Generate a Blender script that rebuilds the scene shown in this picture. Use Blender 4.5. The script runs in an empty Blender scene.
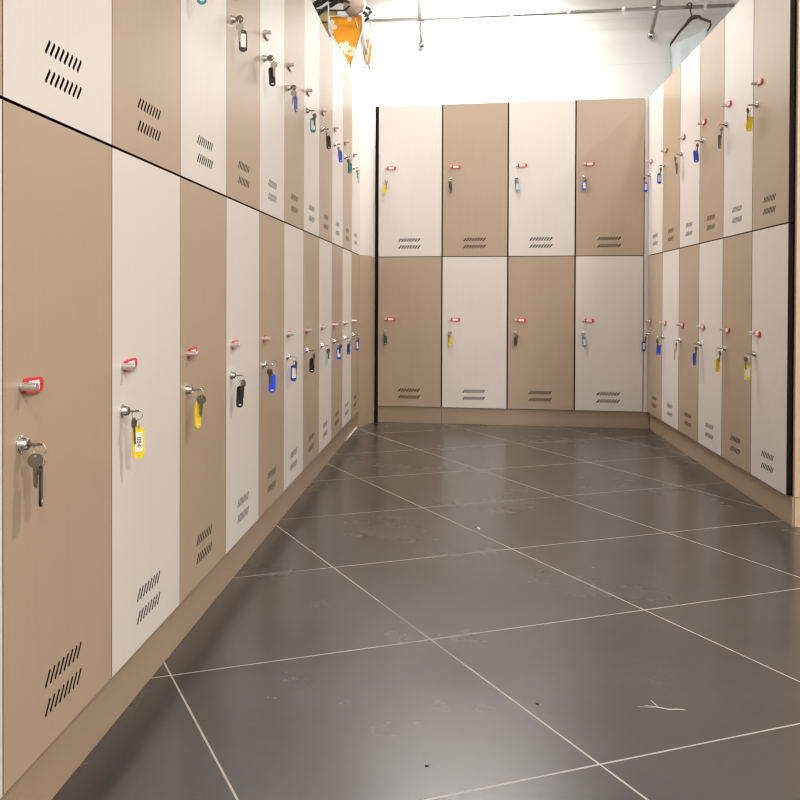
import bpy, bmesh, math, random
from mathutils import Vector, Matrix
random.seed(7)
PI = math.pi
C = bpy.context.scene.collection
sc = bpy.context.scene

# ------------------------------------------------------------------ dimensions
EYE = 0.774
W = 0.400                       # width of one locker
ZB, ZM, ZT = 0.102, 1.0419, 1.9884
HL, HU = ZM - ZB, ZT - ZM       # heights of the lower and the upper lockers
XL, YL = -0.6048, 1.1392        # left bank: plane of the doors, near edge of the first full column
XR, YR = 1.1068, 3.3932         # right bank
YB, XB = 5.7934, -0.5162        # back bank
DEPTH = 0.52
WALL_L, WALL_R, WALL_B, WALL_F, CEIL = -1.20, 1.69, 6.40, -2.2, 3.10
TH, GX, GY, TILE = 0.5174, 0.0882, 4.2588, 0.598

# ------------------------------------------------------------------ materials
def srgb(r, g, b):
    f = lambda c: (c/12.92 if c <= 0.04045 else ((c+0.055)/1.055)**2.4)
    return (f(r/255), f(g/255), f(b/255), 1)

class NT:
    def __init__(s, name):
        s.m = bpy.data.materials.new(name); s.m.use_nodes = True
        s.t = s.m.node_tree; s.b = s.t.nodes['Principled BSDF']
    def n(s, typ, **kw):
        nd = s.t.nodes.new(typ)
        for k, v in kw.items():
            if hasattr(nd, k) and k not in ('inputs',): setattr(nd, k, v)
        return nd
    def l(s, a, b): s.t.links.new(a, b)
    def math(s, op, a, b=None, c=None):
        nd = s.t.nodes.new('ShaderNodeMath'); nd.operation = op
        for i, v in enumerate((a, b, c)):
            if v is None: continue
            if isinstance(v, (int, float)): nd.inputs[i].default_value = v
            else: s.l(v, nd.inputs[i])
        return nd.outputs[0]
    def mix(s, fac, a, b):
        nd = s.t.nodes.new('ShaderNodeMix'); nd.data_type = 'RGBA'
        for i, v in ((0, fac), (6, a), (7, b)):
            if isinstance(v, (int, float, tuple)): nd.inputs[i].default_value = v
            else: s.l(v, nd.inputs[i])
        return nd.outputs[2]
    def ramp(s, v, lo, hi, a=0.0, b=1.0):
        nd = s.t.nodes.new('ShaderNodeMapRange'); nd.clamp = True
        s.l(v, nd.inputs[0])
        for i, q in enumerate((lo, hi, a, b)): nd.inputs[i+1].default_value = q
        return nd.outputs[0]
    def noise(s, vec, scale=(1,1,1), detail=3.0, rough=0.5):
        mp = s.t.nodes.new('ShaderNodeMapping'); mp.inputs['Scale'].default_value = scale
        s.l(vec, mp.inputs[0])
        nz = s.t.nodes.new('ShaderNodeTexNoise'); nz.inputs['Scale'].default_value = 1.0
        nz.inputs['Detail'].default_value = detail; nz.inputs['Roughness'].default_value = rough
        s.l(mp.outputs[0], nz.inputs[0]); return nz.outputs[0]
    def obj(s):
        return s.t.nodes.new('ShaderNodeTexCoord').outputs['Object']

def simple(name, col, rough=0.5, metal=0.0, vary=0.06, scale=60.0, spec=None, coat=0.0, sss=0.0):
    k = NT(name); v = k.noise(k.obj(), (scale,)*3)
    d = tuple(c*(1-vary) for c in col[:3])+(1,); u = tuple(min(1, c*(1+vary)) for c in col[:3])+(1,)
    k.l(k.mix(v, d, u), k.b.inputs['Base Color'])
    k.b.inputs['Roughness'].default_value = rough; k.b.inputs['Metallic'].default_value = metal
    if spec is not None: k.b.inputs['Specular IOR Level'].default_value = spec
    if coat: k.b.inputs['Coat Weight'].default_value = coat
    if sss:
        k.b.inputs['Subsurface Weight'].default_value = sss; k.b.inputs['Subsurface Scale'].default_value = .006
        k.b.inputs['Subsurface Radius'].default_value = (1, 1, 1)
    return k.m

def laminate(name, col, vary):
    k = NT(name); co = k.obj()
    grain = k.noise(co, (420, 420, 2.2), 4, .6); cloud = k.noise(co, (3, 3, 1.2), 2, .5)
    f = k.math('ADD', k.math('MULTIPLY', grain, .7), k.math('MULTIPLY', cloud, .3))
    f = k.ramp(f, .3, .7)
    d = tuple(c*(1-vary) for c in col[:3])+(1,); u = tuple(min(1, c*(1+vary)) for c in col[:3])+(1,)
    k.l(k.mix(f, d, u), k.b.inputs['Base Color'])
    k.b.inputs['Roughness'].default_value = .33
    k.b.inputs['Specular IOR Level'].default_value = .6
    return k.m

M = {}
M['white'] = laminate('white_laminate', srgb(223, 214, 207), .035)
M['beige'] = laminate('beige_laminate', srgb(179, 156, 133), .055)
M['panel'] = laminate('lit_beige_laminate', srgb(205, 176, 148), .05)  # beige laminate lightened: light on the camera-facing end put into the colour
M['plinth'] = laminate('plinth_laminate', srgb(168, 144, 121), .05)  # beige laminate slightly darkened: shading on the plinths put into the colour
M['edge'] = simple('dark_door_edge', srgb(20, 17, 16), .7, spec=.15)
M['cut'] = simple('shadowed_cut_edge', srgb(16, 14, 13), .8, spec=.1)
M['carcass'] = simple('charcoal_carcass', srgb(13, 12, 12), .85, spec=.1)
M['chrome'] = simple('chrome', srgb(214, 211, 206), .16, 1.0, .03)
M['key'] = simple('nickel_key', srgb(122, 113, 101), .42, .9, .12, 300)
M['satin'] = simple('satin_steel', srgb(206, 203, 198), .34, .85, .03)
M['rail'] = simple('brushed_steel_rail', srgb(205, 201, 194), .38, 1.0, .05)
M['red'] = simple('red_plastic', srgb(228, 40, 62), .3, coat=.3)
M['paper'] = simple('white_paper', srgb(236, 234, 230), .7, vary=.02)
M['ink'] = simple('black_ink', srgb(20, 20, 20), .6)
TAGC = {'yellow': srgb(247, 214, 20), 'blue': srgb(28, 78, 226), 'dark blue': srgb(30, 44, 170), 'black': srgb(20, 19, 21),
        'teal': srgb(18, 140, 132), 'dark teal': srgb(10, 84, 84), 'sky blue': srgb(60, 160, 190), 'grey': srgb(70, 72, 70),
        'pale yellow': srgb(236, 214, 120), 'pale teal': srgb(140, 200, 196)}
for k_, v_ in TAGC.items(): M['tag '+k_] = simple('tag_plastic_'+k_.replace(' ', '_'), v_, .3, coat=.25, sss=(0 if k_ in ('black', 'grey') else .5))
M['blackplastic'] = simple('black_hanger_plastic', srgb(32, 28, 28), .4)
M['brownplastic'] = simple('dark_brown_hanger_plastic', srgb(44, 38, 36), .4)
M['whiteplastic'] = simple('white_plastic', srgb(238, 238, 236), .4)
M['cloth'] = simple('pale_blue_white_cloth', srgb(243, 249, 250), .85, vary=.02)
M['tape'] = simple('white_cotton_tape', srgb(244, 242, 238), .85, vary=.02, scale=200)
M['olive'] = simple('olive_beige_cotton', srgb(176, 160, 122), .9)
M['pink'] = simple('pale_pink_cloth', srgb(180, 152, 134), .9, vary=.22, scale=40)
M['sealant'] = simple('white_sealant', srgb(206, 196, 184), .7)
M['scuff'] = simple('pale_scuff', srgb(188, 180, 172), .8)
M['crumb'] = simple('dark_crumb', srgb(50, 44, 40), .8)
M['chip'] = simple('white_chip', srgb(245, 243, 240), .6)
M['ceiling'] = simple('ceiling_paint', srgb(238, 236, 232), .9, vary=.015, scale=8)

def flower_cloth(name, base, centres, R, petal=None):
    k = NT(name); co = k.obj(); sp = k.n('ShaderNodeSeparateXYZ'); k.l(co, sp.inputs[0])
    x, z = sp.outputs[0], sp.outputs[2]; tot = None
    for (cx, cz, ph) in centres:
        dx = k.math('SUBTRACT', x, cx); dz = k.math('SUBTRACT', z, cz)
        r = k.math('SQRT', k.math('ADD', k.math('MULTIPLY', dx, dx), k.math('MULTIPLY', dz, dz)))
        a = k.math('ARCTAN2', dz, dx)
        pet = k.math('ABSOLUTE', k.math('COSINE', k.math('MULTIPLY_ADD', a, 2.5, ph)))
        rad = k.math('MULTIPLY_ADD', k.math('POWER', pet, .6), R*.68, R*.32)
        msk = k.math('LESS_THAN', r, rad)
        tot = msk if tot is None else k.math('MAXIMUM', tot, msk)
    v = k.noise(co, (90, 90, 90)); b2 = tuple(c*.88 for c in base[:3])+(1,)
    k.l(k.mix(tot, k.mix(v, b2, base), petal or srgb(250, 240, 222)), k.b.inputs['Base Color'])
    k.b.inputs['Roughness'].default_value = .85
    return k.m
M['orange'] = flower_cloth('orange_flower_cotton', srgb(255, 194, 74),
    [(-.088, -.052, .3), (.02, .012, .8), (-.008, -.168, .2), (.052, -.20, 1.0)], .040)
M['whiteflower'] = flower_cloth('white_flower_cotton', srgb(246, 242, 236), [(.0, -.19, .3), (.02, -.135, .9), (-.03, -.10, .2)], .036, srgb(248, 180, 84))

def wall_mat():
    k = NT('white_wall_tiles'); co = k.obj()
    v = k.noise(co, (1.5, 1.5, 1.5), 3)
    sp = k.n('ShaderNodeSeparateXYZ'); k.l(co, sp.inputs[0])
    fz = k.math('FRACT', k.math('DIVIDE', k.math('ADD', sp.outputs[2], .06), .30))
    g = k.math('LESS_THAN', fz, .008)
    base = k.mix(v, srgb(234, 232, 228), srgb(241, 239, 235))
    k.l(k.mix(k.math('MULTIPLY', g, .5), base, srgb(205, 196, 182)), k.b.inputs['Base Color'])
    k.b.inputs['Roughness'].default_value = .45
    return k.m
M['wall'] = wall_mat()

def floor_mat():
    k = NT('dark_grey_floor_tiles'); co = k.obj()
    sp = k.n('ShaderNodeSeparateXYZ'); k.l(co, sp.inputs[0])
    c, s = math.cos(TH), math.sin(TH)
    dx = k.math('SUBTRACT', sp.outputs[0], GX); dy = k.math('SUBTRACT', sp.outputs[1], GY)
    A = k.math('DIVIDE', k.math('ADD', k.math('MULTIPLY', dx, -c), k.math('MULTIPLY', dy, -s)), TILE)
    B = k.math('DIVIDE', k.math('SUBTRACT', k.math('MULTIPLY', dx, s), k.math('MULTIPLY', dy, c)), TILE)
    def edge(v):
        f = k.math('FRACT', k.math('ADD', v, 100.0))
        return k.math('MINIMUM', f, k.math('SUBTRACT', 1.0, f))
    d = k.math('MINIMUM', edge(A), edge(B))
    wob = k.noise(co, (22, 22, 22), 2)
    gw = k.math('MULTIPLY_ADD', wob, .0030, .0016)
    g = k.ramp(k.math('SUBTRACT', d, gw), -.0008, .0008, 1.0, 0.0)
    # per tile shade
    cb = k.n('ShaderNodeCombineXYZ'); k.l(k.math('FLOOR', k.math('ADD', A, 100.0)), cb.inputs[0]); k.l(k.math('FLOOR', k.math('ADD', B, 100.0)), cb.inputs[1])
    wn = k.n('ShaderNodeTexWhiteNoise'); k.l(cb.outputs[0], wn.inputs[0])
    big = k.noise(co, (2.2, 2.2, 2.2), 5, .62); fine = k.noise(co, (60, 60, 60), 4, .6)
    t = k.math('ADD', k.math('MULTIPLY', big, .62), k.math('ADD', k.math('MULTIPLY', fine, .18), k.math('MULTIPLY', wn.outputs[0], .2)))
    tile = k.mix(k.ramp(t, .3, .75), srgb(35, 33, 32), srgb(59, 56, 54))
    dirt = k.ramp(k.noise(co, (3.1, 3.1, 3.1), 2), .56, .64)
    grout = k.mix(k.math('MULTIPLY', dirt, .62), srgb(164, 158, 151), srgb(84, 79, 75))
    k.l(k.mix(g, tile, grout), k.b.inputs['Base Color'])
    rg = k.math('MULTIPLY_ADD', k.ramp(big, .3, .7), .10, .20)
    k.l(k.math('MAXIMUM', rg, k.math('MULTIPLY', g, .8)), k.b.inputs['Roughness'])
    k.b.inputs['Specular IOR Level'].default_value = .62
    k.b.inputs['Coat Weight'].default_value = .35; k.b.inputs['Coat Roughness'].default_value = .30
    bp = k.n('ShaderNodeBump'); bp.inputs['Strength'].default_value = .25; bp.inputs['Distance'].default_value = .002
    k.l(k.math('SUBTRACT', k.math('MULTIPLY', fine, .03), g), bp.inputs['Height']); k.l(bp.outputs[0], k.b.inputs['Normal'])
    return k.m
M['floor'] = floor_mat()

# ------------------------------------------------------------------ mesh helpers
def mesh(name, bm, mats):
    if not isinstance(mats, (list, tuple)): mats = [mats]
    me = bpy.data.meshes.new(name); bm.normal_update(); bm.to_mesh(me); bm.free()
    for m in mats: me.materials.append(m)
    return me
def obj(name, me, parent=None, loc=(0,0,0), rot=(0,0,0)):
    o = bpy.data.objects.new(name, me); C.objects.link(o)
    o.location = loc; o.rotation_euler = rot
    if parent: o.parent = parent
    return o
def tag(o, label, cat, group=None):
    o['label'] = label; o['category'] = cat
    if group: o['group'] = group
    return o
def empty(name, loc, rz=0):
    o = bpy.data.objects.new(name, None); o.empty_display_size = .05; C.objects.link(o)
    o.location = loc; o.rotation_euler = (0, 0, rz); return o
def box(bm, x0, x1, y0, y1, z0, z1, mi=0, smooth=False):
    v = [bm.verts.new((x, y, z)) for x in (x0, x1) for y in (y0, y1) for z in (z0, z1)]
    for q in ((0,1,3,2), (4,6,7,5), (0,4,5,1), (2,3,7,6), (0,2,6,4), (1,5,7,3)):
        f = bm.faces.new([v[i] for i in q]); f.material_index = mi
    return v
def bevel_all(bm, w, seg=2):
    bmesh.ops.bevel(bm, geom=list(bm.edges), offset=w, segments=seg, affect='EDGES', profile=.5)
def ring_pts(c, u, v, ru, rv, n):
    return [c + u*(ru*math.cos(2*PI*i/n)) + v*(rv*math.sin(2*PI*i/n)) for i in range(n)]
def tube(bm, pts, radii, n=12, closed=False, flat=1.0, up=None, caps=True, mi=0):
    pts = [Vector(p) for p in pts]
    if isinstance(radii, (int, float)): radii = [radii]*len(pts)
    rings = []; prev = None; N = len(pts)
    for i, p in enumerate(pts):
        if closed: t = pts[(i+1) % N]-pts[i-1]
        else: t = pts[min(i+1, N-1)]-pts[max(i-1, 0)]
        t.normalize()
        ref = Vector(up) if up else (prev if prev is not None else (Vector((0,0,1)) if abs(t.z) < .9 else Vector((1,0,0))))
        u = (ref - t*ref.dot(t))
        if u.length < 1e-5: u = t.orthogonal()
        u.normalize(); v = t.cross(u); prev = u
        rings.append([bm.verts.new(q) for q in ring_pts(p, u, v, radii[i], radii[i]*flat, n)])
    for i in range(N if closed else N-1):
        a, b = rings[i], rings[(i+1) % N]
        for j in range(n):
            f = bm.faces.new((a[j], a[(j+1) % n], b[(j+1) % n], b[j])); f.smooth = True; f.material_index = mi
    if not closed and caps:
        bm.faces.new(rings[0][::-1]).material_index = mi; bm.faces.new(rings[-1]).material_index = mi
def lathe(bm, prof, axis='y-', n=24, o=(0,0,0), mi=0):
    """profile of (radius, distance along axis)"""
    o = Vector(o)
    ax = {'y-': (Vector((0,-1,0)), Vector((1,0,0)), Vector((0,0,1))), 'z': (Vector((0,0,1)), Vector((1,0,0)), Vector((0,1,0))),
          'z-': (Vector((0,0,-1)), Vector((0,1,0)), Vector((1,0,0)))}[axis]
    rows = []
    for r, h in prof:
        if r < 1e-6: rows.append([bm.verts.new(o+ax[0]*h)])
        else: rows.append([bm.verts.new(o+ax[0]*h+ax[1]*(r*math.cos(2*PI*i/n))+ax[2]*(r*math.sin(2*PI*i/n))) for i in range(n)])
    for a, b in zip(rows, rows[1:]):
        for j in range(n):
            k = (j+1) % n
            if len(a) == 1 and len(b) == 1: continue
            vs = (a[0], b[j], b[k]) if len(a) == 1 else ((a[j], a[k], b[0]) if len(b) == 1 else (a[j], a[k], b[k], b[j]))
            f = bm.faces.new(vs); f.smooth = True; f.material_index = mi
    bmesh.ops.recalc_face_normals(bm, faces=list(bm.faces))
def plate(bm, loops, y0, y1, mi_front=0, mi_side=0, mi_hole=0, mi_back=None):
    """a flat plate in the xz plane with holes: loops[0] outline, others holes; front at y0 (towards -y), back at y1"""
    if mi_back is None: mi_back = mi_side
    sides = []
    for y, mi, nrm in ((y0, mi_front, (0,-1,0)), (y1, mi_back, (0,1,0))):
        vl = []; edges = []
        for lp in loops:
            vs = [bm.verts.new((x, y, z)) for x, z in lp]; vl.append(vs)
            edges += [bm.edges.new((vs[i], vs[(i+1) % len(vs)])) for i in range(len(vs))]
        if len(loops) == 1:
            f = bm.faces.new(vl[0]); fs = [f]
        else:
            r = bmesh.ops.triangle_fill(bm, use_beauty=True, use_dissolve=False, edges=edges, normal=nrm)
            fs = [g for g in r['geom'] if isinstance(g, bmesh.types.BMFace)]
        for f in fs:
            f.material_index = mi; f.normal_update()
            if f.normal.dot(Vector(nrm)) < 0: f.normal_flip()
        sides.append(vl)
    for k, (a, b) in enumerate(zip(*sides)):
        for i in range(len(a)):
            j = (i+1) % len(a)
            f = bm.faces.new((a[i], b[i], b[j], a[j])); f.material_index = mi_side if k == 0 else mi_hole
def rrect(x0, x1, z0, z1, r, n=5):
    p = []
    for cx, cz, a0 in ((x1-r, z1-r, 0), (x0+r, z1-r, PI/2), (x0+r, z0+r, PI), (x1-r, z0+r, 1.5*PI)):
        p += [(cx+r*math.cos(a0+PI/2*i/n), cz+r*math.sin(a0+PI/2*i/n)) for i in range(n+1)]
    return p
def circle(cx, cz, r, n=12):
    return [(cx+r*math.cos(2*PI*i/n), cz+r*math.sin(2*PI*i/n)) for i in range(n)]
def struct(name, bm, m):
    o = obj(name, mesh(name, bm, m)); o['kind'] = 'structure'; return o

# ------------------------------------------------------------------ the room
OPEN_R, STEP = 4.2, YR+.012          # the room widens to the right before the right row of lockers
bm = bmesh.new(); box(bm, WALL_L-.1, OPEN_R+.1, WALL_F-.1, WALL_B+.1, -.10, 0); struct('floor', bm, M['floor'])
bm = bmesh.new(); box(bm, WALL_L-.1, OPEN_R+.1, WALL_F-.1, WALL_B+.1, CEIL, CEIL+.1); struct('ceiling', bm, M['ceiling'])
bm = bmesh.new(); box(bm, WALL_L-.1, WALL_R+.1, WALL_B, WALL_B+.1, 0, CEIL); struct('wall_back', bm, M['wall'])
bm = bmesh.new(); box(bm, WALL_L-.1, WALL_L, WALL_F, WALL_B, 0, CEIL); struct('wall_left', bm, M['wall'])
bm = bmesh.new(); box(bm, WALL_R, OPEN_R, STEP, WALL_B, 0, CEIL); struct('wall_right', bm, M['wall'])
bm = bmesh.new(); box(bm, OPEN_R, OPEN_R+.1, WALL_F, STEP, 0, CEIL); struct('wall_far_right', bm, M['wall'])
bm = bmesh.new(); box(bm, WALL_L-.1, OPEN_R+.1, WALL_F-.1, WALL_F, 0, CEIL); struct('wall_front', bm, M['wall'])

# ------------------------------------------------------------------ lockers
GAPS = {'left': .0013, 'back': .0042, 'right': .0028}
SLOTW = {'left': .0076, 'back': .0088, 'right': .0086}
def slot(x, z, w):
    """one slanted vent slot: lower end at x,z"""
    h, dx, n = .0235, .0125, 4
    p = []
    r = w/2
    for i in range(n+1): a = PI*i/n; p.append((x+dx+r*math.cos(a), z+h-r+r*math.sin(a)))
    for i in range(n+1): a = PI+PI*i/n; p.append((x+r*math.cos(a), z+r+r*math.sin(a)))
    return p
def door_mesh(H, mat, GAP, sw):
    bm = bmesh.new()
    loops = [[(GAP, .0024), (W-GAP, .0024), (W-GAP, H-.0024), (GAP, H-.0024)]]
    for z in (.050, .093):
        for i in range(8): loops.append(slot(.1335+i*.01665, z, sw))
    plate(bm, loops, 0, .018, 0, 1, 2, 1)
    return mesh('door', bm, [mat, M['edge'], M['cut']])
def carcass_mesh(H):
    bm = bmesh.new(); y0, y1, t, e = .0185, .0185+DEPTH, .016, .0005
    box(bm, e, t, y0, y1, 0, H); box(bm, W-t, W-e, y0, y1, 0, H)
    box(bm, t, W-t, y0, y1, 0, t); box(bm, t, W-t, y0, y1, H-t, H); box(bm, t, W-t, y1-.008, y1, t, H-t)
    return mesh('carcass', bm, M['carcass'])
DOOR = {(h, c, b): door_mesh(HL if h == 'lower' else HU, M[c], GAPS[b], SLOTW[b]) for h in ('lower', 'upper') for c in ('white', 'beige') for b in GAPS}
CARC = {'lower': carcass_mesh(HL), 'upper': carcass_mesh(HU)}
bm = bmesh.new()
lathe(bm, [(0, 0), (.0072, 0), (.0072, .0022), (.0060, .0026), (.0060, .0236), (.0054, .0246), (0, .0246)], n=24)
PEG = mesh('peg', bm, M['satin']); PEG.set_sharp_from_angle(angle=.5)
bm = bmesh.new()      # red tag hung flat against the door, its left end on the peg
lp = [(.001, -.0085), (.004, -.0108), (.046, -.0108)]
lp += [(.0475+.0108*math.cos(a), .0108*math.sin(a)) for a in [(-PI/2+PI*i/10) for i in range(1, 10)]]
lp += [(.046, .0108), (.004, .0108), (.001, .0085)]
plate(bm, [lp, circle(.0515, 0, .0018, 8)], -.0055, -.0015, 0, 0, 0)
REDTAG = mesh('number_tag', bm, M['red'])
bm = bmesh.new(); plate(bm, [rrect(.010, .043, -.0068, .0068, .001, 2)], -.0062, -.0052); REDPAPER = mesh('paper_insert', bm, M['paper'])
bm = bmesh.new()
lathe(bm, [(0, 0), (.0125, 0), (.0125, .002), (.0108, .0035), (.0092, .010), (.0080, .0125), (.0065, .0132), (.0060, .0122), (0, .0122)], n=24)
LOCK = mesh('cam_lock', bm, M['chrome']); LOCK.set_sharp_from_angle(angle=.6)

def locker(tier, col, loc, rz, label, group):
    H = HL if tier == 'lower' else HU
    r = tag(empty('locker', loc, rz), label, 'locker', group)
    obj('carcass', CARC[tier], r)
    d = obj('door', DOOR[tier, col, 'back' if rz == 0 else ('left' if rz > 0 else 'right')], r)
    zt = H-.391; zl = H-.471
    obj('peg', PEG, r, (.052, 0, zt))
    t = obj('number_tag', REDTAG, r, (.056, 0, zt)); t['label'] = 'red plastic number tag'
    tilt = random.uniform(-.05, .05); t.rotation_euler = (0, tilt, 0)
    obj('paper_insert', REDPAPER, t)
    obj('cam_lock', LOCK, r, (.050, 0, zl))
    return r

# ------------------------------------------------------------------ keys
def key_mesh():      # along +x from bow hole, flat in xz plane; bow centre at origin, blade towards -z
    bm = bmesh.new()
    r = .0120; out = []
    for i in range(25):
        a = -PI/2+.36+(2*PI-.72)*i/24; out.append((r*math.cos(a), r*math.sin(a)))
    # blade with cut teeth
    bl = [(-.0042, -.0150), (-.0042, -.0400), (-.0018, -.0440), (.0012, -.0440), (.0022, -.0420), (.0012, -.0390), (.0034, -.0362),
          (.0018, -.0325), (.0036, -.0290), (.0022, -.0255), (.0042, -.0220), (.0042, -.0150)]
    plate(bm, [out+bl, circle(0, .0075, .0024, 10)], -.0011, .0011)
    bmesh.ops.recalc_face_normals(bm, faces=list(bm.faces))
    return mesh('spare_key', bm, M['key'])
SPARE = key_mesh()
for v in SPARE.vertices: v.co.x *= .88; v.co.z *= .86
bm = bmesh.new()     # key standing in the lock: short shoulder, flat horizontal bow with a hole near the outer end
plate(bm, [[(.0115*math.cos(-PI/2+.42+(2*PI-.84)*i/24), .0115*math.sin(-PI/2+.42+(2*PI-.84)*i/24)) for i in range(25)]
           + [(-.0040, -.0115), (-.0040, -.0250), (.0040, -.0250), (.0040, -.0115)], circle(0, .0070, .0024, 10)], -.0011, .0011)
bmesh.ops.recalc_face_normals(bm, faces=list(bm.faces))
# turn so that the blade runs into the door (+y) and the bow is flat: (x,y,z)->(x,-z,y)
for v in bm.verts: v.co = Vector((v.co.x*.86, -v.co.z*.86, v.co.y)) + Vector((0, -.0225, 0))
INKEY = mesh('key_in_lock', bm, M['key'])
bm = bmesh.new(); tube(bm, [(.0092*math.cos(2*PI*i/28), 0, .0092*math.sin(2*PI*i/28)) for i in range(28)], .0010, 8, closed=True)
KRING = mesh('key_ring', bm, M['chrome'])
def link_mesh(h):
    bm = bmesh.new(); w = min(.0062, h*.4)
    tube(bm, [(w*math.cos(2*PI*i/24), 0, h/2*math.sin(2*PI*i/24)) for i in range(24)], .0009, 8, closed=True)
    return mesh('tag_link', bm, M['chrome'])
DROP = {'left': .027, 'back': .022, 'right': .041}
LINK = {b: link_mesh(DROP[b]+.0045-.0135) for b in DROP}
def tag_meshes():
    lp = [(-.0105, -.048)] ; 
    lp = [(.0112*math.cos(a), -.0105+.0075*math.sin(a)) for a in [PI*i/10 for i in range(11)]]
    lp = [(x, z+.006) for x, z in lp]
    lp += [(.0112*math.cos(a), -.0465+.0090*math.sin(a)) for a in [PI+PI*i/10 for i in range(11)]]
    holes = [circle(0, -.0008, .0022, 8), circle(0, -.0500, .0014, 8)]
    res = {}
    for c in TAGC:
        bm = bmesh.new(); plate(bm, [lp]+holes, -.0018, .0018)
        res[c] = mesh('key_tag', bm, M['tag '+c])
    return res
TAGM = tag_meshes()
bm = bmesh.new(); plate(bm, [rrect(-.0074, .0074, -.0430, -.0075, .0008, 2)], -.0023, -.0015); TAGPAPER = mesh('paper_label', bm, M['paper'])
bm = bmesh.new(); plate(bm, [rrect(-.0045, .0045, -.0490, -.0460, .0006, 2)], .0015, .0022); TAGMARK = mesh('moulded_mark', bm, M['paper'])
def text_mesh(s, size, mat):
    cu = bpy.data.curves.new('printed_number', 'FONT'); cu.body = s; cu.size = size; cu.extrude = .0001
    cu.align_x = 'CENTER'; cu.align_y = 'CENTER'
    o = bpy.data.objects.new('printed_number', cu); C.objects.link(o)
    bpy.context.view_layer.update()
    me = bpy.data.meshes.new_from_object(o.evaluated_get(bpy.context.evaluated_depsgraph_get()))
    bpy.data.objects.remove(o); me.materials.clear(); me.materials.append(mat); return me

def keys(loc, rz, colour, face, psi, label, group, spare=None, num=None, turn=0, side=None):
    """face 'L' paper window towards the aisle, 'B' plain back; psi turn away from facing the viewer, degrees"""
    r = tag(empty('key_set', loc, rz), label, 'keys', group)
    dx, dy = -loc[0], -loc[1]
    base = math.atan2(dx, -dy)-rz
    obj('key_in_lock', INKEY, r, (0, 0, 0), (0, math.radians(turn), 0))
    rg = base+math.radians(random.uniform(-30, 30))
    bank = 'back' if rz == 0 else ('left' if rz > 0 else 'right'); dr = DROP[bank]; YK = -.0285
    obj('key_ring', KRING, r, (0, YK, -.0066), (0, 0, rg))
    sp = base+math.radians(spare if spare is not None else random.choice((-1, 1))*random.uniform(35, 80))
    vx, vy = math.sin(base), -math.cos(base)
    px, py = math.cos(base), math.sin(base)
    sgn = side if side else (1 if random.random() < .5 else -1)
    zl = -.0135-(dr+.0045-.0135)/2
    obj('spare_key', SPARE, r, (vx*.004-px*.0055*sgn, YK+vy*.004-py*.0055*sgn, -.0215), (random.uniform(-.06, .06), random.uniform(-.1, .1), sp))
    a = base+math.radians(psi)+(PI if face == 'B' else 0)
    obj('tag_link', LINK[bank], r, (-vx*.002+px*.0015*sgn, YK-vy*.002+py*.0015*sgn, zl), (0, 0, a+PI/2))
    t = obj('key_tag', TAGM[colour], r, (-vx*.002+px*.0022*sgn, YK-vy*.002+py*.0022*sgn, -dr-.0040), (0, random.uniform(-.08, .08), a))
    t['label'] = colour+' plastic key tag'
    obj('paper_label', TAGPAPER, t)
    obj('moulded_mark', TAGMARK, t)
    if num:
        obj('printed_number', text_mesh(num, .0120, M['ink']), t, (0, -.00245, -.025), (PI/2, PI/2, 0))
    return r

ORD = ['first', 'second', 'third', 'fourth', 'fifth', 'sixth', 'seventh', 'eighth', 'ninth', 'tenth', 'eleventh']
def lock_pos(loc, rz, H):
    x, y = .050, 0; c, s = math.cos(rz), math.sin(rz)
    return (loc[0]+c*x-s*y, loc[1]+s*x+c*y, loc[2]+H-.471)

KD = {'yellow': 'yellow', 'blue': 'blue', 'dark blue': 'dark blue', 'black': 'black', 'teal': 'teal', 'dark teal': 'dark teal', 'sky blue': 'light blue',
      'grey': 'dark grey', 'pale yellow': 'pale yellow', 'pale teal': 'pale teal'}
# left bank
LOW = [('black','B',82,12), ('yellow','L',22,68), ('yellow','B',58,20), ('black','B',42,None), ('blue','B',18,None), ('dark blue','L',28,None),
       ('black','B',35,None), ('pale teal','B',72,40), ('blue','L',25,None), ('dark blue','B',55,None), ('blue','L',50,None)]
UPP = [None, None, ('teal','B',25,None), ('black','L',20,15), ('black','B',35,10), ('dark blue','B',68,12), ('teal','L',25,None), ('black','B',38,None),
       ('blue','B',45,None), ('teal','B',30,None), ('pale teal','B',72,None)]
for k in range(-1, 11):
    y = YL+W*k
    for tier, z, H in (('lower', ZB, HL), ('upper', ZM, HU)):
        col = 'beige' if ((k % 2 == 0) == (tier == 'lower')) else 'white'
        if k < 0: lab = col+' '+tier+' locker cut off by the left edge of the picture'
        elif k == 10: lab = col+' '+tier+' locker at the far end of the left row beside corner filler'
        elif k == 0: lab = 'large '+col+' '+tier+' locker nearest the camera in the left row'
        else: lab = col+' '+tier+' locker in the left row, '+ORD[k]+' column from the camera end'
        ly = y+(.0085 if k <= 0 else 0)
        lk = locker(tier, col, (XL, ly, z), PI/2, lab, 'lockers along the left wall')
        if k == 0: lk.scale.x = (W-.0085)/W
        cfg = None if k < 0 else (LOW if tier == 'lower' else UPP)[k]
        if cfg:
            p = lock_pos((XL, ly, z), PI/2, H)
            lab = KD[cfg[0]]+' tag and keys in the '+tier+' lock of the '+ORD[k]+' left row column'
            if k == 1 and tier == 'lower': lab = 'yellow tag numbered 084 and keys in second lower lock of left row'
            keys(p, PI/2, *cfg[:3], lab, 'keys hanging in the left row locks', cfg[3], '084' if (k == 1 and tier == 'lower') else None, 80 if (tier == 'upper' and k in (3, 4, 5)) else 0, 1 if k in (0, 1) else None)
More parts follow.
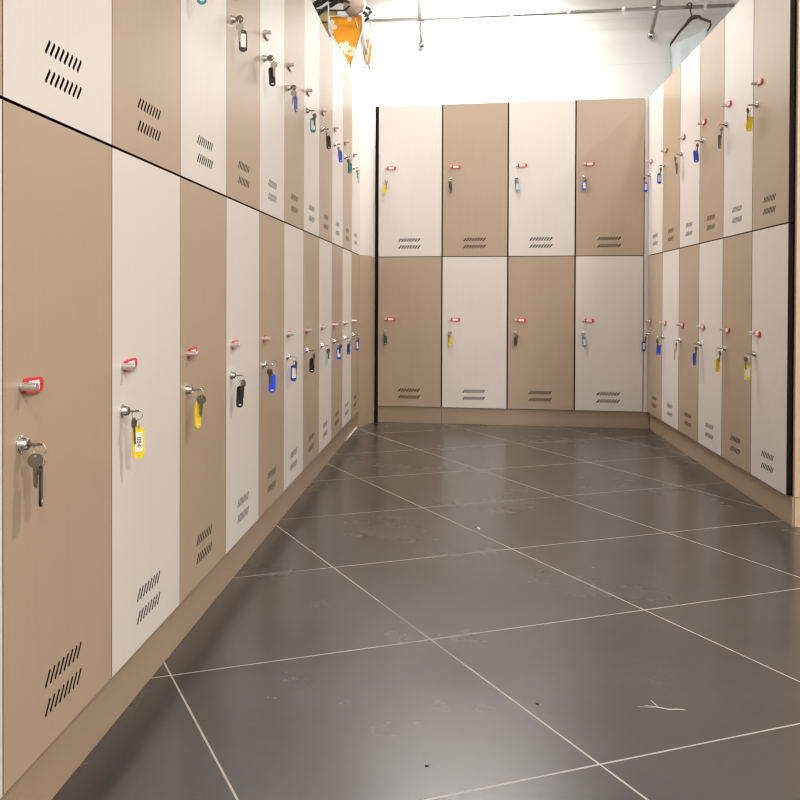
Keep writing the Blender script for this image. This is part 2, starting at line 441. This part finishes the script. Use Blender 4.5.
# back bank
BLOW = [('dark teal','B',35,70), ('yellow','B',15,None), ('grey','B',50,20), ('sky blue','L',30,None)]
BUPP = [('yellow','B',15,None), ('dark teal','B',62,50), ('sky blue','L',8,None), ('blue','L',8,None)]
PLACE = ['leftmost', 'second from left', 'third from left', 'rightmost']
for k in range(4):
    for tier, z, H in (('lower', ZB, HL), ('upper', ZM, HU)):
        col = 'beige' if ((k % 2 == 0) == (tier == 'lower')) else 'white'
        loc = (XB+W*k, YB, z)
        locker(tier, col, loc, 0, col+' '+tier+' locker facing the camera at the back, '+PLACE[k], 'lockers across the back wall')
        cfg = (BLOW if tier == 'lower' else BUPP)[k]
        keys(lock_pos(loc, 0, H), 0, *cfg[:3], KD[cfg[0]]+' tag and keys in the '+PLACE[k]+' '+tier+' lock at the back',
             'keys hanging in the back locks', cfg[3])
# right bank, from the near end
RLOW = [('yellow','L',8,None), ('yellow','B',52,None), ('dark blue','B',60,None), ('pale yellow','B',78,None), ('blue','B',18,None), ('dark blue','L',25,None)]
RUPP = [('yellow','B',15,None), ('black','B',68,None), ('blue','B',8,None), ('grey','B',72,None), ('blue','L',25,None), ('blue','L',30,None)]
for k in range(6):
    for tier, z, H in (('lower', ZB, HL), ('upper', ZM, HU)):
        col = 'white' if ((k % 2 == 0) == (tier == 'lower')) else 'beige'
        loc = (XR, YR+W*(k+1), z)
        where = 'nearest the camera' if k == 0 else ('at the far end beside the back wall' if k == 5 else ORD[k]+' from the camera end')
        locker(tier, col, loc, -PI/2, col+' '+tier+' locker in the right row, '+where, 'lockers along the right wall')
        cfg = (RLOW if tier == 'lower' else RUPP)[k]
        w2 = 'the nearest' if k == 0 else ('the farthest' if k == 5 else ORD[k]+' nearest')
        keys(lock_pos(loc, -PI/2, H), -PI/2, *cfg[:3], KD[cfg[0]]+' tag and keys in '+w2+' '+tier+' lock of the right row',
             'keys hanging in the right row locks', cfg[3])

# ------------------------------------------------------------------ plinths, fillers, end panel
def slab(name, x0, x1, y0, y1, z0, z1, m, label, cat, group=None, bev=.0008):
    bm = bmesh.new(); box(bm, x0, x1, y0, y1, z0, z1); bevel_all(bm, bev, 1)
    return tag(obj(name, mesh(name, bm, m)), label, cat, group)
REC = .014
PG = 'plinth boards under the lockers'
Y0 = YL-W
slab('plinth', XL-REC-DEPTH, XL-REC, Y0, 1.9275, 0, ZB, M['plinth'], 'beige plinth board under the nearest lockers of the left row', 'plinth', PG)
slab('plinth', XL-REC-DEPTH, XL-REC, 1.9290, YL+11*W, 0, ZB, M['plinth'], 'long beige plinth board under the far lockers of the left row', 'plinth', PG)
slab('plinth', XB+.002, XB+W-.001, YB+REC, YB+REC+DEPTH, 0, ZB, M['plinth'], 'short beige plinth board under the leftmost back locker', 'plinth', PG)
slab('plinth', XB+W, XR+REC-.0008, YB+REC, YB+REC+DEPTH, 0, ZB, M['plinth'], 'long beige plinth board under three back lockers', 'plinth', PG)
slab('plinth', XR+REC, XR+REC+DEPTH, YR-.014, YR+6*W, 0, ZB-.0002, M['plinth'], 'beige plinth board under the right row of lockers', 'plinth', PG)
slab('end_panel', XR+.0195, XR+.0195+DEPTH, YR-.019, YR-.001, ZB, ZT, M['panel'], 'tall beige end panel in a lit tone at the near end of the right row', 'panel')
slab('plinth', XR+.021, XR+.0195+DEPTH, YR-.0185, YR-.0145, 0, ZB-.003, M['panel'], 'beige plinth return in a lit tone under the right end panel', 'plinth', PG)
def filler(z0, z1, m, label):
    a = Vector((XL+.0005, YL+11*W+.001)); b = Vector((XB-.019, YB-.004)); d = (b-a).normalized(); nrm = Vector((d.y, -d.x))*-.018
    bm = bmesh.new()
    q = [a, b, b+nrm, a+nrm]
    lo = [bm.verts.new((p.x, p.y, z0)) for p in q]; hi = [bm.verts.new((p.x, p.y, z1)) for p in q]
    bm.faces.new(lo); bm.faces.new(hi[::-1])
    for i in range(4): bm.faces.new((lo[i], hi[i], hi[(i+1) % 4], lo[(i+1) % 4]))
    bmesh.ops.recalc_face_normals(bm, faces=list(bm.faces))
    tag(obj('corner_filler', mesh('corner_filler', bm, m)), label, 'panel', 'corner filler panels')
filler(0, ZM-.001, M['beige'], 'beige filler panel down to the floor in the back left corner')
filler(ZM+.001, ZT, M['white'], 'white upper filler panel in the back left corner')
slab('corner_strip', XB-.0175, XB+.0015, YB+.0035, YB+.018, 0, ZT-.002, M['edge'], 'thin black strip up the back left corner beside the white filler', 'strip', bev=.0005)
slab('corner_filler', XB+4*W+.0015, XR+.016, YB+.004, YB+.020, ZB, ZT, M['white'], 'narrow pale filler strip in the back right corner', 'panel', 'corner filler panels')

# white sealant at the far end of the left plinth
bm = bmesh.new()
pts = []; n = 22
for i in range(n+1):
    y = 4.98+.55*i/n; pts.append((XL-REC+.004, y, .003+.0015*random.random()))
tube(bm, pts, [.0022+.0035*random.random()*(i > 3) for i in range(n+1)], 8)
tag(obj('sealant_bead', mesh('sealant_bead', bm, M['sealant'])), 'ragged white sealant bead along the far left plinth and floor', 'sealant')

# small things lying on the floor
def crumb(name, loc, sx, sy, sz, m, label, cat, group):
    bm = bmesh.new(); bmesh.ops.create_icosphere(bm, subdivisions=2, radius=1)
    for v in bm.verts:
        v.co *= 1+.25*(random.random()-.5); v.co = Vector((v.co.x*sx, v.co.y*sy, max(v.co.z, -.6)*sz+.6*sz))
    tag(obj(name, mesh(name, bm, m), None, loc, (0, 0, random.random()*3)), label, cat, group)
crumb('paint_chip', (.063, 3.157, 0), .009, .004, .003, M['chip'], 'small white chip lying mid floor', 'chip', None)
crumb('dirt_crumb', (.148, 1.806, 0), .004, .0025, .0015, M['crumb'], 'dark crumb lying right of the grout line in foreground', 'crumb', 'crumbs on the floor')
crumb('dirt_crumb', (-.052, 1.533, 0), .0035, .0025, .0015, M['crumb'], 'dark crumb on the bright foreground tile', 'crumb', 'crumbs on the floor')
bm = bmesh.new()
for pl in ([(-.036, .004), (-.012, .0), (.006, -.006), (.022, -.002), (.036, -.003)], [(-.012, .0), (-.02, .03)], [(-.05, -.004), (-.02, -.002)]):
    tube(bm, [(x, y, .0004) for x, y in pl], [.0010]+[.0022]*(len(pl)-2)+[.0010], 6, flat=.15, up=(1, .2, 0))
tag(obj('scuff_mark', mesh('scuff_mark', bm, M['scuff']), None, (.386, 1.831, 0)), 'pale branching scuff mark on the right foreground tile', 'scuff')

# ------------------------------------------------------------------ rail over the back lockers
RY, RZ = 6.20, 2.643
r = tag(empty('clothes_rail', (.5, RY, RZ)), 'long steel clothes rail high across the back wall', 'rail')
bm = bmesh.new(); tube(bm, [(-1.20, 0, .004), (1.188, 0, -.006)], .0120, 16); obj('tube', mesh('tube', bm, M['rail']), r)
for x in (-.275, 1.228):
    fx = x-.5
    bm = bmesh.new(); s = .60; L = .96
    tube(bm, [(fx, WALL_B-RY-.012, -.118), (fx, WALL_B-RY-.950, -.118+s*.950)], .0135, 16)
    st = obj('strut', mesh('strut', bm, M['rail']), r)
    bm = bmesh.new(); bmesh.ops.create_uvsphere(bm, u_segments=16, v_segments=10, radius=.026)
    for f in bm.faces: f.smooth = True
    for v in bm.verts: v.co.y *= .8
    bmesh.ops.translate(bm, verts=list(bm.verts), vec=(fx, WALL_B-RY-.020, -.122)); obj('wall_flange', mesh('wall_flange', bm, M['chrome']), st)
    bm = bmesh.new(); tube(bm, [(fx-.03, 0, .0), (fx+.03, 0, 0)], .0185, 16); obj('clamp', mesh('clamp', bm, M['rail']), st)
WHERE = ['above the leftmost middle of the back lockers, first', 'second', 'third', 'fourth', 'rightmost, beside the hanger']
LABC = ['white clip on the rail, leftmost of the five', 'white clip on the rail, second from left', 'white clip on the rail, middle of the five',
        'white clip on the rail just left of the right strut', 'white clip on the rail just right of the single hanger']
for x, lab in zip((-.007, .322, .684, 1.026, 1.517), LABC):
    bm = bmesh.new()
    tube(bm, [(-.010, 0, 0), (.010, 0, 0)], .0175, 16); box(bm, -.008, .008, -.006, .006, -.030, -.012)
    tag(obj('rail_clip', mesh('rail_clip', bm, M['whiteplastic']), None, (x, RY, RZ+.001)), lab, 'clip', 'white clips on the rail')

# side rail over the left row (carries the tangled hangers)
SX, SZ = -.705, 2.525
r = tag(empty('side_rail', (SX, 5.0, SZ)), 'short steel rail running above the left row carrying black hangers', 'rail')
bm = bmesh.new(); tube(bm, [(0, -.80, 0), (0, .215, 0)], .0125, 16); obj('tube', mesh('tube', bm, M['rail']), r)
for y in (-.70, .19):
    bm = bmesh.new(); tube(bm, [(0, y, .008), (0, y, CEIL-SZ-.004)], .010, 12); obj('drop_rod', mesh('drop_rod', bm, M['rail']), r)

# ------------------------------------------------------------------ hangers
def hanger(name, loc, rot, halfw, drop, m, label, group, curl=(.046, .046), neck=.058, thick=1.0, right=None):
    """hanger in its own xz plane; origin on top of the rail under the hook"""
    r = tag(empty(name, loc), label, 'hanger', group); r.rotation_euler = rot
    hr = .0165; pts = []
    for i in range(15):
        a = math.radians(205-235*i/14); pts.append((hr*math.cos(a), 0, hr*math.sin(a)-hr*.6))
    pts += [(.009, 0, -.030), (.0, 0, -.040), (0, 0, -neck-.002)]
    bm = bmesh.new(); tube(bm, pts, .0042, 10); obj('hook', mesh('hook', bm, m), r)
    bm = bmesh.new()
    zt = -neck; ends = []
    for s, cu, halfw in ((-1, curl[0], halfw), (1, curl[1], right or halfw)):
        p = [(0, 0, zt-.008), (s*.022, 0, zt-.014), (s*.05, 0, zt-.030), (s*halfw*.55, 0, zt-drop*.52), (s*halfw*.94, 0, zt-drop*.95), (s*halfw, 0, zt-drop-.004)]
        rad = [.015, .0145, .0105, .0085, .0080, .0075]
        p += [(s*(halfw+.002), 0, zt-drop-.004-cu*.3), (s*(halfw-cu*.25), 0, zt-drop-cu*.7), (s*(halfw-cu*.65), 0, zt-drop-cu)]; rad += [.0070, .0062, .0055]
        tube(bm, p, [q*thick for q in rad], 10, flat=.62, up=(0, 0, 1)); ends.append(p[-1])
    obj('shoulder', mesh('shoulder', bm, m), r)
    bm = bmesh.new(); tube(bm, ends, .0042, 10); obj('trouser_bar', mesh('trouser_bar', bm, m), r)
    return r, ends
# the single hanger near the right end of the rail, turned out of the rail's line and hanging askew
hz = RZ+.0135+.004
HANG, HE = hanger('coat_hanger', (1.421, RY, hz-.004), (0, math.radians(-14), math.radians(-49)), .185, .095, M['brownplastic'],
              'dark brown hanger near the right end of the rail holding pale cloth', None, (.012, .046), .086, right=.112)
# pale cloth folded over its bar
def drape(m, hw, front, back, seed):
    rnd = random.Random(seed); bm = bmesh.new(); cols = 17; rows = []
    prof = [(-.006-.010*min(1, i/6), -front*(1-i/12)) for i in range(12)] + [(-.006, .001), (0, .0062), (.006, .001)] + [(.007+.008*min(1, i/6), -back*i/10) for i in range(1, 11)]
    ph = rnd.random()*6
    for (y, z) in prof:
        row = []
        for j in range(cols):
            u = j/(cols-1)*2-1
            w = .006*math.sin(u*7+ph)*min(1, abs(z)/.08)
            row.append(bm.verts.new((u*hw*(1-.04*min(1, abs(z)/.2)), y+w, z)))
        rows.append(row)
    for a, b in zip(rows, rows[1:]):
        for j in range(cols-1):
            f = bm.faces.new((a[j], a[j+1], b[j+1], b[j])); f.smooth = True
    bmesh.ops.solidify(bm, geom=list(bm.faces), thickness=.0016)
    return mesh('cloth', bm, m)
bpy.context.view_layer.update()
mw = HANG.matrix_basis
a = mw @ Vector(HE[0]); b = mw @ Vector(HE[1]); mid = (a+b)/2; d = b-a
cl = obj('cloth', drape(M['cloth'], d.length/2, .42, .40, 3), None, mid, (0, -math.atan2(d.z, math.hypot(d.x, d.y)), math.atan2(d.y, d.x)))
tag(cl, 'pale bluish white cloth folded over the hanger above right row', 'cloth')
# let the cloth hang straight down although the bar is tilted
sh = math.tan(math.atan2(d.z, math.hypot(d.x, d.y)))
for v in cl.data.vertices: v.co.x += v.co.z*sh

# tangled black hangers on the side rail
sz = SZ+.0125+.004
HB = [(5.15, 3, -4, .198, .108), (5.195, -13, 20, .17, .085), (5.10, 9, -24, .12, .055)]
HL_ = ['black hanger carrying the orange bunting at the left end of the rail', 'black hanger tangled behind the one with the bunting',
       'black hanger turned askew in front of the bunting hanger']
for (y, ry, rz_, hw, dr), lab in zip(HB, HL_):
    hanger('coat_hanger', (SX, y, sz-.004), (0, math.radians(ry), math.radians(rz_)), hw, dr, M['blackplastic'], lab, 'black hangers tangled above the left row', (.034, .040), thick=1.25)

# ------------------------------------------------------------------ bunting
r = tag(empty('bunting', (-.645, 5.13, 2.350)), 'orange bunting with white flowers and white tape hanging over left lockers', 'bunting')
def pennant(name, m, w, h, loc, rot, fold=.0, shift=0.0, seed=1, edge=True, lab=None):
    rnd = random.Random(seed); ph = rnd.random()*6; bm = bmesh.new(); N, Mx = 12, 10
    def P(u, v):        # v 0 top .. 1 tip
        wid = w*(1-v) if v > fold else w
        if fold and v > fold: wid = w*(1-(v-fold)/(1-fold))
        x = u*wid/2+shift*max(0, v-fold)/(1-fold)
        y = .010*math.sin(4*v+ph)+.006*math.sin(u*3+ph+v*3)*v - (.010*(1-v/fold) if fold and v < fold else 0)
        return Vector((x, y, -v*h))
    g = [[bm.verts.new(P(-1+2*j/N, min(i/Mx, .985))) for j in range(N+1)] for i in range(Mx+1)]
    for i in range(Mx):
        for j in range(N):
            f = bm.faces.new((g[i][j], g[i+1][j], g[i+1][j+1], g[i][j+1])); f.smooth = True
    bmesh.ops.solidify(bm, geom=list(bm.faces), thickness=.0014)
    p = obj(name, mesh(name, bm, m), r, loc, rot)
    if lab: p['label'] = lab
    if edge:
        for u in (-1, 1):
            bm = bmesh.new(); tube(bm, [P(u, min(i/20, .985))+Vector((0, -.001, 0)) for i in range(21)], .0045, 8, flat=.35, up=(1, 0, 0))
            obj('white_edging', mesh('white_edging', bm, M['tape']), p)
    return p
pennant('pennant', M['orange'], .186, .285, (.005, -.012, .0), (0, math.radians(-1), math.radians(4)), fold=.26, shift=.022, seed=2, lab='orange cotton pennant with white flowers')
pennant('pennant', M['whiteflower'], .15, .27, (.092, .045, -.002), (0, math.radians(-5), math.radians(58)), fold=.0, shift=.02, seed=5, lab='white pennant with orange flowers seen edge on')
pennant('pennant', M['tape'], .14, .25, (.092, .075, -.002), (0, math.radians(-6), math.radians(48)), seed=8, edge=False, lab='white backed pennant')
pennant('pennant', M['whiteflower'], .12, .25, (.094, .105, -.015), (0, math.radians(-9), math.radians(30)), seed=9, lab='white flowered pennant at the back')
pennant('pennant', M['olive'], .17, .24, (-.135, .045, .060), (0, 0, math.radians(8)), fold=.3, seed=12, edge=False, lab='olive beige pennant')
bm = bmesh.new()
tube(bm, [(-.155, .02, .058), (-.12, .0, .075), (-.094, -.02, .085), (-.090, -.025, .05), (-.092, -.025, 0), (-.090, -.022, -.06)], .0065, 8, flat=.4)
tube(bm, [(-.088, -.022, .002), (0, -.028, -.001), (.088, -.022, .004)], .005, 8, flat=.5)
tube(bm, [(.094, .0, .010), (.100, .01, -.06), (.104, .02, -.14), (.118, .035, -.20)], [.009, .012, .012, .008], 8, flat=.4)
obj('tape', mesh('tape', bm, M['tape']), r)

# pale pink round cloth pouch beside it
bm = bmesh.new(); bmesh.ops.create_uvsphere(bm, u_segments=28, v_segments=18, radius=1)
for v in bm.verts:
    c = v.co.copy(); k = 1+.07*math.sin(9*c.x+3*c.z)+.06*math.sin(11*c.z-7*c.x)
    v.co = Vector((c.x*.058*k, c.y*.028, c.z*.062*k))
for f in bm.faces: f.smooth = True
q = obj('cloth_pouch', mesh('cloth_pouch', bm, M['pink']), None, (-.592, 5.085, 2.402), (0, .2, .15))
tag(q, 'round pale pink cloth pouch with white rim above the orange bunting', 'pouch')
bm = bmesh.new(); tube(bm, [(.060*math.cos(a), 0, .064*math.sin(a)) for a in [-.9+2.9*i/24 for i in range(25)]], .0065, 8, flat=1.0)
e = obj('white_rim', mesh('white_rim', bm, M['tape']), q); e['label'] = 'white rim'
bm = bmesh.new(); tube(bm, [(0, 0, .058), (-.004, .004, .10), (-.012, .02, .155), (-.105, .045, .196)], .003, 8); obj('cord', mesh('cord', bm, M['tape']), q)

# ------------------------------------------------------------------ light
def lamp(name, loc, size, power, col, shape='DISK', spread=180, size_y=None):
    l = bpy.data.lights.new(name, 'AREA'); l.shape = shape; l.size = size; l.energy = power; l.size_y = size_y or size; l.color = col; l.spread = math.radians(spread)
    o = bpy.data.objects.new(name, l); C.objects.link(o); o.location = loc; return o
lamp('ceiling_lamp', (0, 4.75, 3.07), .30, 11.5, (.94, .98, 1))
lamp('ceiling_lamp', (.02, 5.82, 3.06), 1.1, 27, (1, .975, .94), 'RECTANGLE', 138, .50)
lamp('ceiling_lamp', (1.45, 2.00, 3.07), .22, 33, (1, .96, .91))
lamp('ceiling_lamp', (.30, -1.30, 3.07), .22, 30, (1, .96, .91))
lamp('ceiling_lamp', (2.30, -.90, 3.07), .22, 62, (1, .95, .89))
lamp('ceiling_lamp', (-.95, 3.10, 3.07),   .22, 8, (.94, .98, 1))
w = bpy.data.worlds.new('room_world'); w.use_nodes = True
w.node_tree.nodes['Background'].inputs[0].default_value = (.9, .93, 1, 1); w.node_tree.nodes['Background'].inputs[1].default_value = .0
sc.world = w

# ------------------------------------------------------------------ camera
yaw, pitch, roll = -.1690, -.0108, .0029
fw = Vector((math.sin(yaw), math.cos(yaw), 0)); rt = Vector((math.cos(yaw), -math.sin(yaw), 0)); up = Vector((0, 0, 1))
F = fw*math.cos(pitch)+up*math.sin(pitch); U2 = up*math.cos(pitch)-fw*math.sin(pitch)
R = rt*math.cos(roll)+U2*math.sin(roll); U = U2*math.cos(roll)-rt*math.sin(roll)
cam = bpy.data.cameras.new('camera'); co = bpy.data.objects.new('camera', cam); C.objects.link(co)
mt = Matrix.Identity(4)
for i, v in enumerate((R, U, -F)):
    for j in range(3): mt[j][i] = v[j]
mt.translation = (0, 0, EYE); co.matrix_world = mt
cam.sensor_width = 36; cam.lens = 920.6/800*36
cam.shift_x = (400-303.66)/800; cam.shift_y = (309.24-400)/800; cam.clip_start = .02
sc.camera = co
sc.view_settings.view_transform = 'Standard'; sc.view_settings.look = 'None'; sc.view_settings.gamma = 1; sc.view_settings.use_curve_mapping = False
sc.view_settings.exposure = 0.84
sc.cycles.filter_width = 1.3
